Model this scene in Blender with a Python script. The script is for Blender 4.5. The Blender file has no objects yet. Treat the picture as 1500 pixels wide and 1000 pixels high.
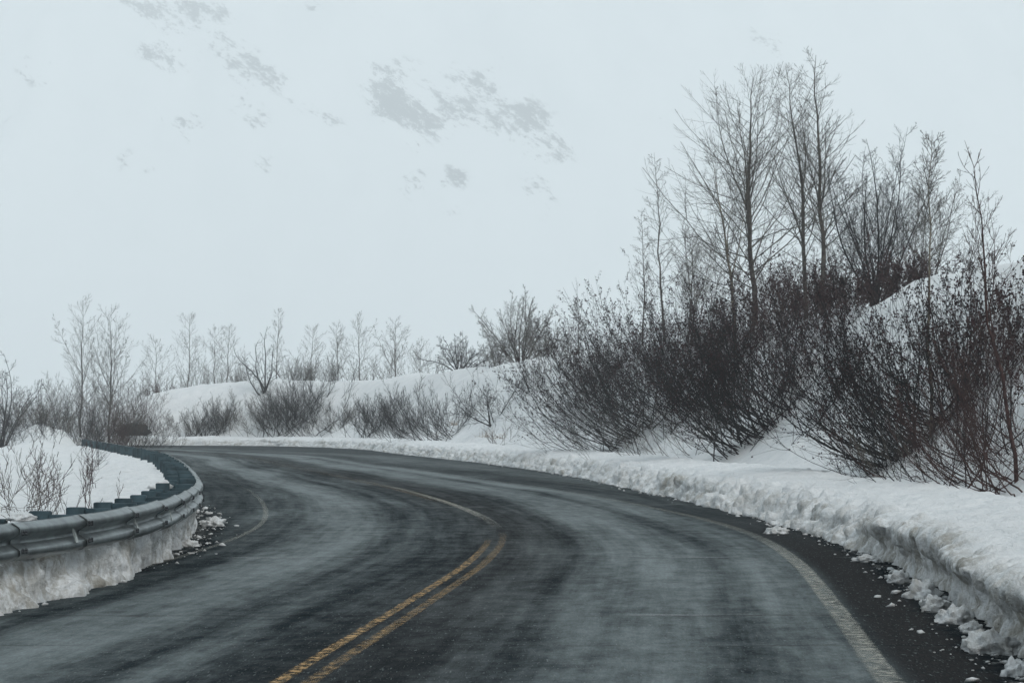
import bpy, math, random
import numpy as np
from mathutils import Vector
C = bpy.context.scene.collection
scene = bpy.context.scene
R_ = math.radians

# ------------------------------------------------------------------ camera
F = 3542.0; HOR = 620.0; EYE = 1.52          # focal length in photo pixels, horizon row, eye height
cam = bpy.data.objects.new("camera", bpy.data.cameras.new("camera")); C.objects.link(cam)
cam.location = (0, 0, EYE); cam.rotation_euler = (R_(90), 0, 0)
cam.data.sensor_width = 36; cam.data.lens = 36 * F / 1500
cam.data.shift_y = (HOR - 500) / 1500
cam.data.clip_start = 0.1; cam.data.clip_end = 20000
scene.camera = cam

# ------------------------------------------------------------------ sky, sun, exposure
SUN_EL, SUN_AZ = 42.0, 150.0
w = bpy.data.worlds.new("World"); scene.world = w; w.use_nodes = True
nt = w.node_tree; nt.nodes.clear()
out = nt.nodes.new('ShaderNodeOutputWorld'); bg = nt.nodes.new('ShaderNodeBackground')
sky = nt.nodes.new('ShaderNodeTexSky'); sky.sky_type = 'NISHITA'; sky.sun_disc = False
sky.sun_elevation = R_(SUN_EL); sky.sun_rotation = R_(SUN_AZ); sky.dust_density = 4; sky.ozone_density = 1
hs = nt.nodes.new('ShaderNodeHueSaturation'); hs.inputs['Saturation'].default_value = 0.25
mx = nt.nodes.new('ShaderNodeMix'); mx.data_type = 'RGBA'; mx.inputs[0].default_value = 0.88
mx.inputs['B'].default_value = (4.85, 5.7, 6.2, 1)          # the closed cloud deck
nt.links.new(sky.outputs[0], hs.inputs['Color']); nt.links.new(hs.outputs[0], mx.inputs['A'])
nt.links.new(mx.outputs['Result'], bg.inputs[0]); bg.inputs[1].default_value = 0.1
nt.links.new(bg.outputs[0], out.inputs[0])
sd = bpy.data.lights.new("sun", 'SUN'); sd.energy = 1.5; sd.angle = R_(25); sd.color = (1, .97, .93)
so = bpy.data.objects.new("sun", sd); C.objects.link(so)
so.rotation_euler = (R_(90 - SUN_EL), 0, R_(180 - SUN_AZ))
scene.view_settings.view_transform = 'Standard'; scene.view_settings.look = 'None'
scene.view_settings.gamma = 1; scene.view_settings.exposure = 0.13
scene.cycles.volume_bounces = 8; scene.cycles.max_bounces = 10; scene.cycles.transparent_max_bounces = 12
scene.cycles.volume_step_rate = 4; scene.cycles.use_denoising = True; scene.cycles.use_adaptive_sampling = False

# ------------------------------------------------------------------ noise
def _hash(ix, iy, iz, s):
    h = (ix.astype(np.int64) * 374761393 + iy.astype(np.int64) * 668265263 + iz.astype(np.int64) * 2147483647 + s * 974711) & 0xffffffff
    h = ((h ^ (h >> 13)) * 1274126177) & 0xffffffff
    h = ((h ^ (h >> 16)) * 2246822519) & 0xffffffff
    return h ^ (h >> 15)
def pnoise(x, y, z=0.0, s=0):
    x, y, z = np.broadcast_arrays(np.asarray(x, float), np.asarray(y, float), np.asarray(z, float))
    ix, iy, iz = np.floor(x), np.floor(y), np.floor(z); fx, fy, fz = x - ix, y - iy, z - iz
    u, v, t = [q * q * q * (q * (q * 6 - 15) + 10) for q in (fx, fy, fz)]
    r = 0
    for a in (0, 1):
        for b in (0, 1):
            for c in (0, 1):
                h = _hash(ix + a, iy + b, iz + c, s)
                gx = (h & 1023) / 511.5 - 1; gy = ((h >> 10) & 1023) / 511.5 - 1; gz = ((h >> 20) & 1023) / 511.5 - 1
                d = gx * (fx - a) + gy * (fy - b) + gz * (fz - c)
                r = r + d * (u if a else 1 - u) * (v if b else 1 - v) * (t if c else 1 - t)
    return r * 1.1
def fbm(x, y, z=0.0, o=4, s=0, g=0.5):
    r = 0; a = 1; f = 1.0
    for k in range(o):
        r = r + a * pnoise(x * f + 7.3 * k, y * f + 3.1 * k, np.asarray(z) * f, s + k); a *= g; f *= 2.03
    return r
def cell(x, y, z, s=0):
    ix, iy, iz = np.floor(x), np.floor(y), np.floor(z); best = np.full(np.shape(x), 9.0)
    for a in (-1, 0, 1):
        for b in (-1, 0, 1):
            for c in (-1, 0, 1):
                h = _hash(ix + a, iy + b, iz + c, s)
                px = ix + a + (h & 1023) / 1023; py = iy + b + ((h >> 10) & 1023) / 1023; pz = iz + c + ((h >> 20) & 1023) / 1023
                best = np.minimum(best, (px - x) ** 2 + (py - y) ** 2 + (pz - z) ** 2)
    return np.sqrt(best)
def sstep(x, a, b):
    t = np.clip((np.asarray(x, float) - a) / (b - a), 0, 1); return t * t * (3 - 2 * t)

# ------------------------------------------------------------------ materials
def mat(name):
    m = bpy.data.materials.new(name); m.use_nodes = True; n = m.node_tree
    return m, n, n.nodes['Principled BSDF']
class N:
    """tiny shorthand for shader nodes"""
    def __init__(s, nt): s.t = nt
    def put(s, sock, v):
        if isinstance(v, bpy.types.NodeSocket): s.t.links.new(v, sock)
        elif isinstance(v, (tuple, list)) and len(v) == 3 and sock.type == 'RGBA': sock.default_value = (*v, 1)
        else: sock.default_value = v
    def m(s, op, a, b=0.0, c=0.0, clamp=False):
        n = s.t.nodes.new('ShaderNodeMath'); n.operation = op; n.use_clamp = clamp
        s.put(n.inputs[0], a); s.put(n.inputs[1], b); s.put(n.inputs[2], c); return n.outputs[0]
    def ramp(s, v, a, b, lo=0.0, hi=1.0):
        n = s.t.nodes.new('ShaderNodeMapRange'); n.interpolation_type = 'SMOOTHSTEP'
        s.put(n.inputs[0], v); s.put(n.inputs[1], a); s.put(n.inputs[2], b); s.put(n.inputs[3], lo); s.put(n.inputs[4], hi); return n.outputs[0]
    def mix(s, f, a, b):
        n = s.t.nodes.new('ShaderNodeMix'); n.data_type = 'RGBA'; s.put(n.inputs[0], f); s.put(n.inputs['A'], a); s.put(n.inputs['B'], b); return n.outputs['Result']
    def noise(s, vec, scale, detail=4, rough=.5, dist=0.0):
        n = s.t.nodes.new('ShaderNodeTexNoise'); s.put(n.inputs['Vector'], vec); n.inputs['Scale'].default_value = scale
        n.inputs['Detail'].default_value = detail; n.inputs['Roughness'].default_value = rough; n.inputs['Distortion'].default_value = dist; return n.outputs[0]
    def vor(s, vec, scale):
        n = s.t.nodes.new('ShaderNodeTexVoronoi'); s.put(n.inputs['Vector'], vec); n.inputs['Scale'].default_value = scale; return n.outputs['Distance']
    def geo(s, o='Position'): return s.t.nodes.new('ShaderNodeNewGeometry').outputs[o]
    def coord(s, o): return s.t.nodes.new('ShaderNodeTexCoord').outputs[o]
    def sep(s, v): n = s.t.nodes.new('ShaderNodeSeparateXYZ'); s.put(n.inputs[0], v); return n.outputs
    def comb(s, x, y, z=0.0):
        n = s.t.nodes.new('ShaderNodeCombineXYZ'); s.put(n.inputs[0], x); s.put(n.inputs[1], y); s.put(n.inputs[2], z); return n.outputs[0]
    def attr(s, name): n = s.t.nodes.new('ShaderNodeAttribute'); n.attribute_name = name; return n.outputs['Fac']
    def bump(s, h, strength, dist): n = s.t.nodes.new('ShaderNodeBump'); s.put(n.inputs['Height'], h); n.inputs['Strength'].default_value = strength; n.inputs['Distance'].default_value = dist; return n.outputs[0]

def snow_mat():
    m, t, p = mat('snow'); n = N(t); P = n.geo()
    d = n.attr('dirt')
    xyz = n.sep(P)
    streak = n.noise(n.comb(n.m('MULTIPLY', xyz[0], 11.0), n.m('MULTIPLY', xyz[1], 7.0), n.m('MULTIPLY', xyz[2], 2.5)), 1.6, 6, .7)
    patch = n.noise(P, 3.0, 8, .72)
    k = n.m('MULTIPLY', d, n.ramp(n.m('ADD', n.m('MULTIPLY', streak, .45), n.m('MULTIPLY', patch, .65)), .44, .66), clamp=True)
    base = n.mix(n.ramp(n.noise(P, 1.1, 6, .65), .32, .72), (.86, .87, .875), (.76, .78, .79))
    crust = n.noise(n.comb(n.m('MULTIPLY', xyz[0], 1.0), n.m('MULTIPLY', xyz[1], .45), n.m('MULTIPLY', xyz[2], 1.0)), 7.0, 7, .7)
    base = n.mix(n.ramp(crust, .52, .70, 0, .45), base, (.62, .64, .65))
    col = n.mix(k, base, (.36, .34, .30))
    spk = n.ramp(n.noise(P, 30.0, 5, .75), .60, .70)
    col = n.mix(n.m('MULTIPLY', spk, n.m('ADD', n.m('MULTIPLY', d, .8), .18), clamp=True), col, (.12, .105, .09))
    n.put(p.inputs['Base Color'], col); p.inputs['Roughness'].default_value = .75; p.inputs['Specular IOR Level'].default_value = .25
    b = n.m('ADD', n.m('ADD', n.m('MULTIPLY', patch, .6), n.m('MULTIPLY', n.noise(P, 20.0, 5, .65), .25)), n.m('ADD', n.m('MULTIPLY', n.noise(P, 1.3, 3, .5), .8), n.m('MULTIPLY', crust, .45)))
    n.put(p.inputs['Normal'], n.bump(b, .9, .16))
    return m
def bark_mat(name, c1, c2, scale=9.0):
    m, t, p = mat(name); n = N(t); P = n.coord('Object')
    f = n.ramp(n.noise(P, scale, 4, .6), .35, .65)
    n.put(p.inputs['Base Color'], n.mix(f, c1, c2)); p.inputs['Roughness'].default_value = .9; p.inputs['Specular IOR Level'].default_value = .15
    n.put(p.inputs['Normal'], n.bump(n.noise(P, scale * 4, 3, .6), .4, .02)); return m
def road_mat():
    m, t, p = mat('wet_asphalt'); n = N(t)
    uv = n.sep(n.coord('UV')); u, v = uv[0], uv[1]; P = n.geo()
    wob = n.m('MULTIPLY', n.m('SUBTRACT', n.noise(n.comb(0.0, n.m('MULTIPLY', v, .05), 3.0), 1.0, 2), .5), .8)
    uw = n.m('ADD', u, wob)
    def band(c, wd, gain):
        q = n.m('DIVIDE', n.m('SUBTRACT', uw, c), wd); return n.m('MULTIPLY', n.m('EXPONENT', n.m('MULTIPLY', n.m('MULTIPLY', q, q), -1.0)), gain)
    b = band(-2.15, .65, .50)
    for a in ((-1.0, .28, .14), (-3.05, .3, .10), (1.95, .7, .45), (3.15, .4, .42), (6.0, 1.2, .35), (-1.25, .13, -.18), (-2.85, .15, -.16), (-.75, .10, -.12), (1.05, .14, -.14), (2.65, .15, -.12)): b = n.m('ADD', b, band(*a))
    st = n.noise(n.comb(n.m('MULTIPLY', uw, 2.4), n.m('MULTIPLY', v, .11), 0.0), 1.0, 7, .68, .15)
    st2 = n.noise(n.comb(n.m('MULTIPLY', uw, 5.5), n.m('MULTIPLY', v, .16), 5.0), 1.0, 6, .68, .1)
    big = n.noise(n.comb(n.m('MULTIPLY', u, .5), n.m('MULTIPLY', v, .09), 9.0), 1.0, 4, .6)
    s = n.m('ADD', b, n.m('MULTIPLY', n.m('SUBTRACT', st, .5), 1.0))
    s = n.m('ADD', s, n.m('MULTIPLY', n.m('SUBTRACT', st2, .5), .6))
    s = n.m('ADD', s, n.m('MULTIPLY', n.m('SUBTRACT', big, .5), 1.1))
    gv = n.noise(n.comb(n.m('MULTIPLY', u, 3.5), n.m('MULTIPLY', v, 1.6), 4.0), 1.0, 7, .75)
    s = n.m('ADD', s, n.m('MULTIPLY', n.m('SUBTRACT', gv, .5), 1.2))
    s = n.m('ADD', s, .10)
    s = n.m('ADD', s, n.m('MULTIPLY', n.ramp(v, 45.0, 110.0), .12))
    sh = n.ramp(u, 3.50, 3.75); shl = n.ramp(u, -3.4, -3.9, 0.0, .55)
    far = n.ramp(v, 27.0, 42.0, 1.0, .25)
    s = n.m('MULTIPLY', s, n.m('SUBTRACT', 1.0, n.m('MULTIPLY', n.m('MAXIMUM', sh, shl), far)))
    s = n.ramp(s, -.12, 1.0)
    # dark wet strip against the snow, brown grit by the centre line and on the shoulder
    col = n.mix(s, (.024, .032, .036), (.135, .168, .170))
    brown = n.m('MAXIMUM', n.m('MULTIPLY', n.m('EXPONENT', n.m('MULTIPLY', n.m('MULTIPLY', n.m('SUBTRACT', u, .35), n.m('SUBTRACT', u, .35)), -1.6)), .55), n.m('MULTIPLY', sh, n.ramp(v, 27.0, 42.0, .95, .15)))
    col = n.mix(brown, col, (.030, .029, .029))
    edge = n.attr('edge'); en = n.ramp(n.m('ADD', edge, n.m('MULTIPLY', n.m('SUBTRACT', n.noise(P, 2.2, 4, .6), .5), .8)), .55, .8)
    en = n.m('MULTIPLY', en, n.ramp(v, 28.0, 60.0, 1.0, .55))
    col = n.mix(en, col, (.010, .014, .017))
    slush = n.ramp(n.m('ADD', n.m('MULTIPLY', edge, .5), n.m('MULTIPLY', n.noise(P, 5.5, 7, .75), 1.0)), .93, 1.05)
    col = n.mix(n.m('MULTIPLY', slush, .8), col, (.36, .36, .34))
    # transverse cracks
    cr = 0.0
    crack = None
    cv = n.m('ADD', v, n.m('MULTIPLY', n.m('SUBTRACT', n.noise(n.comb(n.m('MULTIPLY', u, .8), 0.0, v), 1.0, 5, .65), .5), .9))
    for c0, wd in ((16.6, .015), (19.2, .035), (23.2, .02), (27.4, .035), (33.0, .03), (44.0, .07), (66.5, .18), (91.0, .10)):
        q = n.ramp(n.m('ABSOLUTE', n.m('SUBTRACT', cv, c0)), wd, wd * 2.2, 1.0, 0.0); crack = q if crack is None else n.m('MAXIMUM', crack, q)
    crack = n.m('MULTIPLY', crack, n.ramp(n.noise(n.comb(u, n.m('MULTIPLY', v, .2), 2.0), .7, 3), .30, .5))
    col = n.mix(n.m('MULTIPLY', crack, .75), col, (.012, .014, .016))
    cv2 = n.m('SUBTRACT', cv, .10); rim = None
    for c0, wd in ((19.2, .045), (27.4, .05), (44.0, .09)):
        q = n.ramp(n.m('ABSOLUTE', n.m('SUBTRACT', cv2, c0)), wd, wd * 2.2, 1.0, 0.0); rim = q if rim is None else n.m('MAXIMUM', rim, q)
    rim = n.m('MULTIPLY', rim, n.ramp(n.noise(n.comb(u, n.m('MULTIPLY', v, .2), 7.0), 1.1, 3), .48, .66))
    col = n.mix(n.m('MULTIPLY', rim, .6), col, (.26, .28, .28))
    xy = n.sep(P); g = n.noise(n.comb(n.m('MULTIPLY', xy[0], 38.0), n.m('MULTIPLY', xy[1], 5.5)), 1.0, 3, .8); g2 = n.noise(n.comb(n.m('MULTIPLY', xy[0], 7.0), n.m('MULTIPLY', xy[1], 5.0)), 1.0, 5, .75)
    col = n.mix(n.ramp(g, .40, .60, .0, .62), col, n.mix(s, (.006, .008, .010), (.06, .07, .07)))
    col = n.mix(n.ramp(g, .56, .70, 0, .5), col, (.24, .27, .27))
    n.put(p.inputs['Base Color'], col)
    n.put(p.inputs['Roughness'], n.m('ADD', n.m('SUBTRACT', .78, n.m('MULTIPLY', s, .30)), n.m('MULTIPLY', g2, .2)))
    n.put(p.inputs['Specular IOR Level'], n.m('MULTIPLY', n.m('SUBTRACT', 1.0, n.m('MAXIMUM', brown, en), clamp=True), n.m('MULTIPLY', s, .42)))
    n.put(p.inputs['Normal'], n.bump(n.m('ADD', g, g2), .7, .012))
    return m
def paint_mat(name, col, lo, hi, fadea, fadeb, fmin=0.0):
    m, t, p = mat(name); n = N(t); uv = n.sep(n.coord('UV')); P = n.geo()
    wear = n.m('ADD', n.m('MULTIPLY', n.noise(P, 9.0, 5, .7), .6), n.m('MULTIPLY', n.noise(n.comb(n.m('MULTIPLY', uv[0], 2.5), n.m('MULTIPLY', uv[1], 7.0), 0.0), 1.0, 5, .7), .5))
    keep = n.ramp(wear, lo, hi)
    keep = n.m('MULTIPLY', keep, n.attr('keep'))
    edge = n.m('ADD', n.m('ABSOLUTE', n.m('SUBTRACT', uv[0], .5)), n.m('MULTIPLY', n.m('SUBTRACT', n.noise(P, 14.0, 4, .6), .5), .35))
    keep = n.m('MULTIPLY', keep, n.ramp(edge, .32, .50, 1.0, 0.0))
    c = n.mix(n.ramp(n.noise(P, 40.0, 3, .7), .35, .7, 0, .6), col, tuple(q * .35 for q in col))
    n.put(p.inputs['Base Color'], c); p.inputs['Roughness'].default_value = .7; n.put(p.inputs['Alpha'], keep)
    return m
def simple(name, col, rough=.6, metal=0.0, var=.3, scale=6.0, spec=.4):
    m, t, p = mat(name); n = N(t); P = n.geo()
    f = n.noise(P, scale, 5, .65)
    n.put(p.inputs['Base Color'], n.mix(n.ramp(f, .3, .7), tuple(c * (1 - var) for c in col), tuple(c * (1 + var) for c in col)))
    p.inputs['Roughness'].default_value = rough; p.inputs['Metallic'].default_value = metal; p.inputs['Specular IOR Level'].default_value = spec
    n.put(p.inputs['Normal'], n.bump(f, .15, .02)); return m
M = {'snow': snow_mat(), 'road': road_mat(),
     'yellow': paint_mat('yellow_paint', (.46, .28, .10), .46, .68, 0, 0),
     'white': paint_mat('white_paint', (.50, .49, .42), .40, .80, 0, 0),
     'dark': bark_mat('dark_bark', (.006, .006, .008), (.022, .019, .021)),
     'grey': bark_mat('grey_bark', (.040, .036, .032), (.115, .10, .085)),
     'pale': bark_mat('pale_bark', (.085, .075, .060), (.22, .19, .145), 5.0),
     'red': bark_mat('reddish_bark', (.030, .017, .017), (.075, .042, .038)),
     'leaf': bark_mat('withered_leaf', (.016, .009, .011), (.062, .030, .032), 3.0),
     'rail': simple('galvanised_steel', (.19, .215, .22), .38, .8, .4, 3.0),
     'post': simple('treated_post', (.030, .052, .062), .8, 0, .4, 4.0, .2),
     'bolt': simple('bolt_steel', (.04, .045, .05), .5, .6),
     'tab': simple('reflector_sheeting', (.30, .33, .32), .4, .1),
     'grass': simple('dead_grass', (.20, .13, .06), .9, 0, .4, 20.0, .1)}

# ------------------------------------------------------------------ mesh helpers
def link(name, me, m, parent=None):
    o = bpy.data.objects.new(name, me); C.objects.link(o)
    if m: me.materials.append(m)
    if parent: o.parent = parent
    return o
def mesh_np(name, V, Fq, smooth=True, uv=None, attrs=None):
    """V (n,3), Fq (m,4) or (m,3)"""
    me = bpy.data.meshes.new(name); V = np.asarray(V, np.float32); Fq = np.asarray(Fq, np.int32)
    k = Fq.shape[1]; me.vertices.add(len(V)); me.vertices.foreach_set('co', V.ravel())
    me.loops.add(Fq.size); me.loops.foreach_set('vertex_index', Fq.ravel())
    me.polygons.add(len(Fq)); me.polygons.foreach_set('loop_start', np.arange(0, Fq.size, k, dtype=np.int32))
    me.update(calc_edges=True)
    if smooth: me.polygons.foreach_set('use_smooth', np.ones(len(Fq), bool))
    if uv is not None:
        l = me.uv_layers.new(name='UVMap'); l.data.foreach_set('uv', np.asarray(uv, np.float32)[Fq.ravel()].ravel())
    for a, vals in (attrs or {}).items():
        at = me.attributes.new(a, 'FLOAT', 'POINT'); at.data.foreach_set('value', np.asarray(vals, np.float32))
    me.validate(); return me
def grid_faces(nr, nc):
    i = np.arange(nr - 1)[:, None] * nc + np.arange(nc - 1)[None, :]; i = i.ravel()
    return np.stack([i, i + 1, i + nc + 1, i + nc], 1)
def tag(o, label=None, cat=None, group=None, kind=None):
    if label: o['label'] = label
    if cat: o['category'] = cat
    if group: o['group'] = group
    if kind: o['kind'] = kind
    return o
def empty(name, loc, label, cat, group=None):
    o = bpy.data.objects.new(name, None); C.objects.link(o); o.location = loc; o.empty_display_size = .2
    return tag(o, label, cat, group)

# ------------------------------------------------------------------ the road's plan: centre, left edge, right edge
ROWS = [((-3.4, -20), (-8.6, -20), (1.1, -20)), ((-2.2, 0), (-6.5, 0), (2.2, 0)), ((-1.3, 14), (-5.05, 14), (3.15, 14)), ((-.84, 20), (-4.42, 20), (3.62, 20)), ((-.36, 27), (-4.05, 27), (4.12, 27)),
        ((-.22, 33), (-4.28, 33), (4.22, 34)), ((-.52, 39), (-5.0, 39), (3.95, 41)), ((-2.2, 53), (-7.25, 51.5), (3.05, 54)), ((-5.1, 70), (-10.3, 69), (1.75, 71)),
        ((-8.7, 90), (-14.0, 87), (-.9, 92)), ((-12.6, 112), (-18.4, 107), (-4.95, 117)), ((-18, 131), (-22.7, 127), (-10.2, 148)),
        ((-26, 149), (-29, 143), (-18, 165)), ((-42, 159), (-43, 149), (-34, 171)), ((-80, 163), (-80, 152), (-80, 174)), ((-160, 165), (-160, 154), (-160, 177))]
def catmull(pts, sub):
    P = np.array(pts, float); P = np.vstack([2 * P[0] - P[1], P, 2 * P[-1] - P[-2]]); o = []
    for i in range(1, len(P) - 2):
        p0, p1, p2, p3 = P[i - 1], P[i], P[i + 1], P[i + 2]
        d1 = max(np.linalg.norm(p2 - p1), 1e-6) ** .5; d0 = max(np.linalg.norm(p1 - p0), 1e-6) ** .5; d2 = max(np.linalg.norm(p3 - p2), 1e-6) ** .5
        m1 = (p2 - p1) - (d1 / (d0 + d1)) * (p2 - p0) * 1 + (d1 / d0) * (p1 - p0) * (d1 / (d0 + d1)) * 0
        # non-uniform tangents
        m1 = d1 * ((p1 - p0) / d0 - (p2 - p0) / (d0 + d1) + (p2 - p1) / d1)
        m2 = d1 * ((p2 - p1) / d1 - (p3 - p1) / (d1 + d2) + (p3 - p2) / d2)
        for t in np.arange(sub) / sub:
            o.append((2 * t**3 - 3 * t**2 + 1) * p1 + (t**3 - 2 * t**2 + t) * m1 + (-2 * t**3 + 3 * t**2) * p2 + (t**3 - t**2) * m2)
    o.append(P[-2]); return np.array(o)
SUB = 16
CL = catmull([r[0] for r in ROWS], SUB); LE = catmull([r[1] for r in ROWS], SUB); RE = catmull([r[2] for r in ROWS], SUB)
def arclen(P): return np.concatenate([[0], np.cumsum(np.linalg.norm(np.diff(P, axis=0), axis=1))])
def resample(P, s): a = arclen(P); return np.stack([np.interp(s, a, P[:, k]) for k in range(P.shape[1])], 1)
def side_dist(P, X, Y):
    """signed distance of points to polyline P (positive on the right of the travel direction)"""
    X = np.asarray(X, float).ravel(); Y = np.asarray(Y, float).ravel(); best = np.full(X.shape, 1e9); sg = np.ones(X.shape)
    Q = P[::2]
    for a, b in zip(Q[:-1], Q[1:]):
        d = b - a; L2 = d @ d; t = np.clip(((X - a[0]) * d[0] + (Y - a[1]) * d[1]) / L2, 0, 1)
        ex = X - a[0] - t * d[0]; ey = Y - a[1] - t * d[1]; q = ex * ex + ey * ey
        c = d[1] * (X - a[0]) - d[0] * (Y - a[1]); mk = q < best - 1e-9; best = np.where(mk, q, best); sg = np.where(mk, np.sign(c), sg)
    return np.sqrt(best) * sg

# ------------------------------------------------------------------ terrain height
def H(X, Y, detail=True):
    shp = np.shape(X); X = np.asarray(X, float).ravel(); Y = np.asarray(Y, float).ravel()
    dr = side_dist(RE, X, Y); dl = -side_dist(LE, X, Y)
    # right: ditch behind the berm, cut bank, plateau
    k = np.interp(X, [-90, -60, -38, -34, -31, -28.5, -26.5, -23, -17], [.02, .08, .18, .28, .42, .62, .77, .9, 1.0])
    und = fbm(X * .12, Y * .12, 0, 3, 5) * .5
    top = (4.95 + und * .8 + .28 * np.exp(-((Y - 58) / 14) ** 2) * sstep(X, 5, 9) - .35 * np.exp(-((Y - 172) / 14) ** 2)) * k + .1
    ramp = np.interp(dr, [0, .5, 2.3, 2.9, 4.0, 5.5, 7.0, 8.2, 9.5, 12], [0, .02, .085, .085, .22, .52, .82, .965, 1.0, .985])
    ramp = ramp + (sstep(dr, 2.6, 4) * sstep(-dr, -9, -6)) * (fbm(X * .45, Y * .3, 0, 3, 8) * .07)
    zr = top * ramp - .045 * np.maximum(dr - 10, 0) - sstep(-dr, -2.0, -.1) * .32
    zr = np.maximum(zr, -3)
    # left: field level with the rail, low ridge, then a drop into the thicket
    zf = np.interp(Y, [0, 25, 40, 70, 100, 112, 120, 128, 138, 160], [.40, .36, .22, .20, .42, .62, .85, 1.3, 1.75, 1.9])
    near = np.interp(dl, [0, .2, .9, 2.5], [-.2, .2, .34, .34])
    f = sstep(dl, .8, 3.0); zl = near * (1 - f) + zf * f
    edge = -22.2 + fbm(Y * .05, 0, 0, 2, 3) * 1.0
    drop = np.clip((edge - X) * .22, 0, 3.0) * sstep(dl, 2, 4)
    zl = zl - drop
    zl = zl + .85 * np.exp(-((X + 23.6) ** 2 / 3.2 + (Y - 128) ** 2 / 50.0)) * sstep(dl, .1, .9)
    zl = zl + np.exp(-((X + 5.2) ** 2 / .5 + (Y - 21.5) ** 2 / 3.0)) * .25
    z = np.where(dr > 0, zr, np.where(dl > 0, zl, -.25))
    if detail:
        amp = np.where((dr > 2.2) | (dl > .6), 1.0, .15)
        z = z + amp * (fbm(X * .9, Y * .7, 0, 4, 21) * .07 + fbm(X * 4, Y * 3, 0, 3, 31) * .018)
    z = np.where((dr <= 0) & (dl <= 0), -.25, z)
    return z.reshape(shp)
def on_ray(px, py, ymin=14., ymax=400.):
    Y = np.exp(np.linspace(math.log(ymin), math.log(ymax), 1500)); X = (px - 750) / F * Y; Z = EYE + (HOR - py) / F * Y
    g = H(X, Y, False); hit = np.where(Z < g)[0]
    i = hit[0] if len(hit) else -1
    return float(X[i]), float(Y[i]), float(g[i])
def at_depth(px, Y):
    X = (px - 750) / F * Y; return X, Y, float(H(np.array([X]), np.array([Y]), False)[0])
def row_of(py, Y): return EYE + (HOR - py) / F * Y

# snow terrain: one sheet, finer near the camera
yy = np.concatenate([[-30, -10, 0, 5], np.exp(np.linspace(math.log(9), math.log(210), 620)), np.exp(np.linspace(math.log(215), math.log(4000), 70))])
aa = np.concatenate([np.linspace(-6, -.6, 24)[:-1], np.linspace(-.6, -.235, 30)[:-1], np.linspace(-.235, .245, 430), np.linspace(.245, .6, 30)[1:], np.linspace(.6, 6, 24)[1:]])
YY, AA = np.meshgrid(yy, aa, indexing='ij'); XX = AA * (np.maximum(YY, 0) + 6)
ZZ = H(XX, YY)
ZZ = np.where(YY > 400, -3 + fbm(XX * .004, YY * .004, 0, 3, 4) * 4, ZZ)
g = link('snow_ground', mesh_np('snow_ground', np.stack([XX, YY, ZZ], -1).reshape(-1, 3), grid_faces(len(yy), len(aa)),
         attrs={'dirt': (0.06 + .25 * np.exp(-((side_dist(LE, XX, YY) + .5) / 1.0) ** 2)).ravel()}), M['snow']); tag(g, kind='structure')

# ------------------------------------------------------------------ road surface
cols = np.concatenate([np.linspace(0, 1, 29), 1 + np.linspace(0, 1, 29)[1:]])
va = arclen(CL); va = va - np.interp(0, CL[:60, 1], va[:60])
V = []; UV = []; ED = []
for i in range(len(CL)):
    dL = np.linalg.norm(LE[i] - CL[i]); dR = np.linalg.norm(RE[i] - CL[i])
    for c in cols:
        if c <= 1: p = LE[i] * (1 - c) + CL[i] * c; u = -dL * (1 - c); ed = 1 - (-(-dL - u) / .75)
        else: p = CL[i] * (2 - c) + RE[i] * (c - 1); u = dR * (c - 1)
        # the sheet runs a little under the snow on both sides
        ed = max(0, 1 - min(abs(u + dL), abs(u - dR)) / .8)
        q = p
        if c == 0: q = LE[i] + (LE[i] - CL[i]) / dL * .55; u -= .55; ed = 1
        if c == 2: q = RE[i] + (RE[i] - CL[i]) / dR * .9; u += .9; ed = 1
        V.append((q[0], q[1], 0)); UV.append((u, va[i])); ED.append(ed)
o = link('road', mesh_np('road', V, grid_faces(len(CL), len(cols)), uv=UV, attrs={'edge': ED}), M['road']); tag(o, kind='structure')

def stripe(name, off, width, m, y0, y1, keepf, z=.004):
    s = np.arange(0, arclen(CL)[-1], .25); P = resample(CL, s); t = np.gradient(P, axis=0); t /= np.linalg.norm(t, axis=1)[:, None]
    nrm = np.stack([t[:, 1], -t[:, 0]], 1); mk = (P[:, 1] > y0) & (P[:, 1] < y1); P, nrm, s = P[mk], nrm[mk], s[mk]
    V = []; UV = []; K = []
    for k in range(len(P)):
        for j in (0, 1):
            q = P[k] + nrm[k] * (off + (j - .5) * width); V.append((q[0], q[1], z)); UV.append((j, s[k])); K.append(keepf(P[k][1]))
    o = link(name, mesh_np(name, V, grid_faces(len(P), 2), uv=UV, attrs={'keep': K}), m); tag(o, kind='structure'); return o
ip = lambda xs, ys: (lambda y: float(np.interp(y, xs, ys)))
stripe('yellow_line', -.09, .105, M['yellow'], -5, 130, ip([0, 27, 30, 32, 46, 50, 60, 75, 130], [1, .95, .55, .0, .0, .35, .3, .12, .2]))
stripe('yellow_line', .095, .11, M['yellow'], -5, 130, ip([0, 24, 28, 31.5, 34, 40, 46, 60, 80, 130], [.62, .58, .55, .3, .0, .0, .3, .25, .1, .15]))
stripe('white_line', .06, .20, M['white'], 34, 62, ip([34, 37, 42, 48, 54, 62], [0, .25, .9, .9, .5, 0]), .008)
stripe('white_line', 3.50, .19, M['white'], -5, 100, ip([0, 26, 30, 33, 36, 45, 60, 100], [.9, .9, .65, .35, .45, .4, .2, .05]))
stripe('white_line', -3.45, .10, M['white'], -5, 100, ip([0, 16, 22, 26, 33, 44, 52, 60, 100], [.25, .3, .35, .5, .6, .6, .3, .1, .05]))

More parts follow.
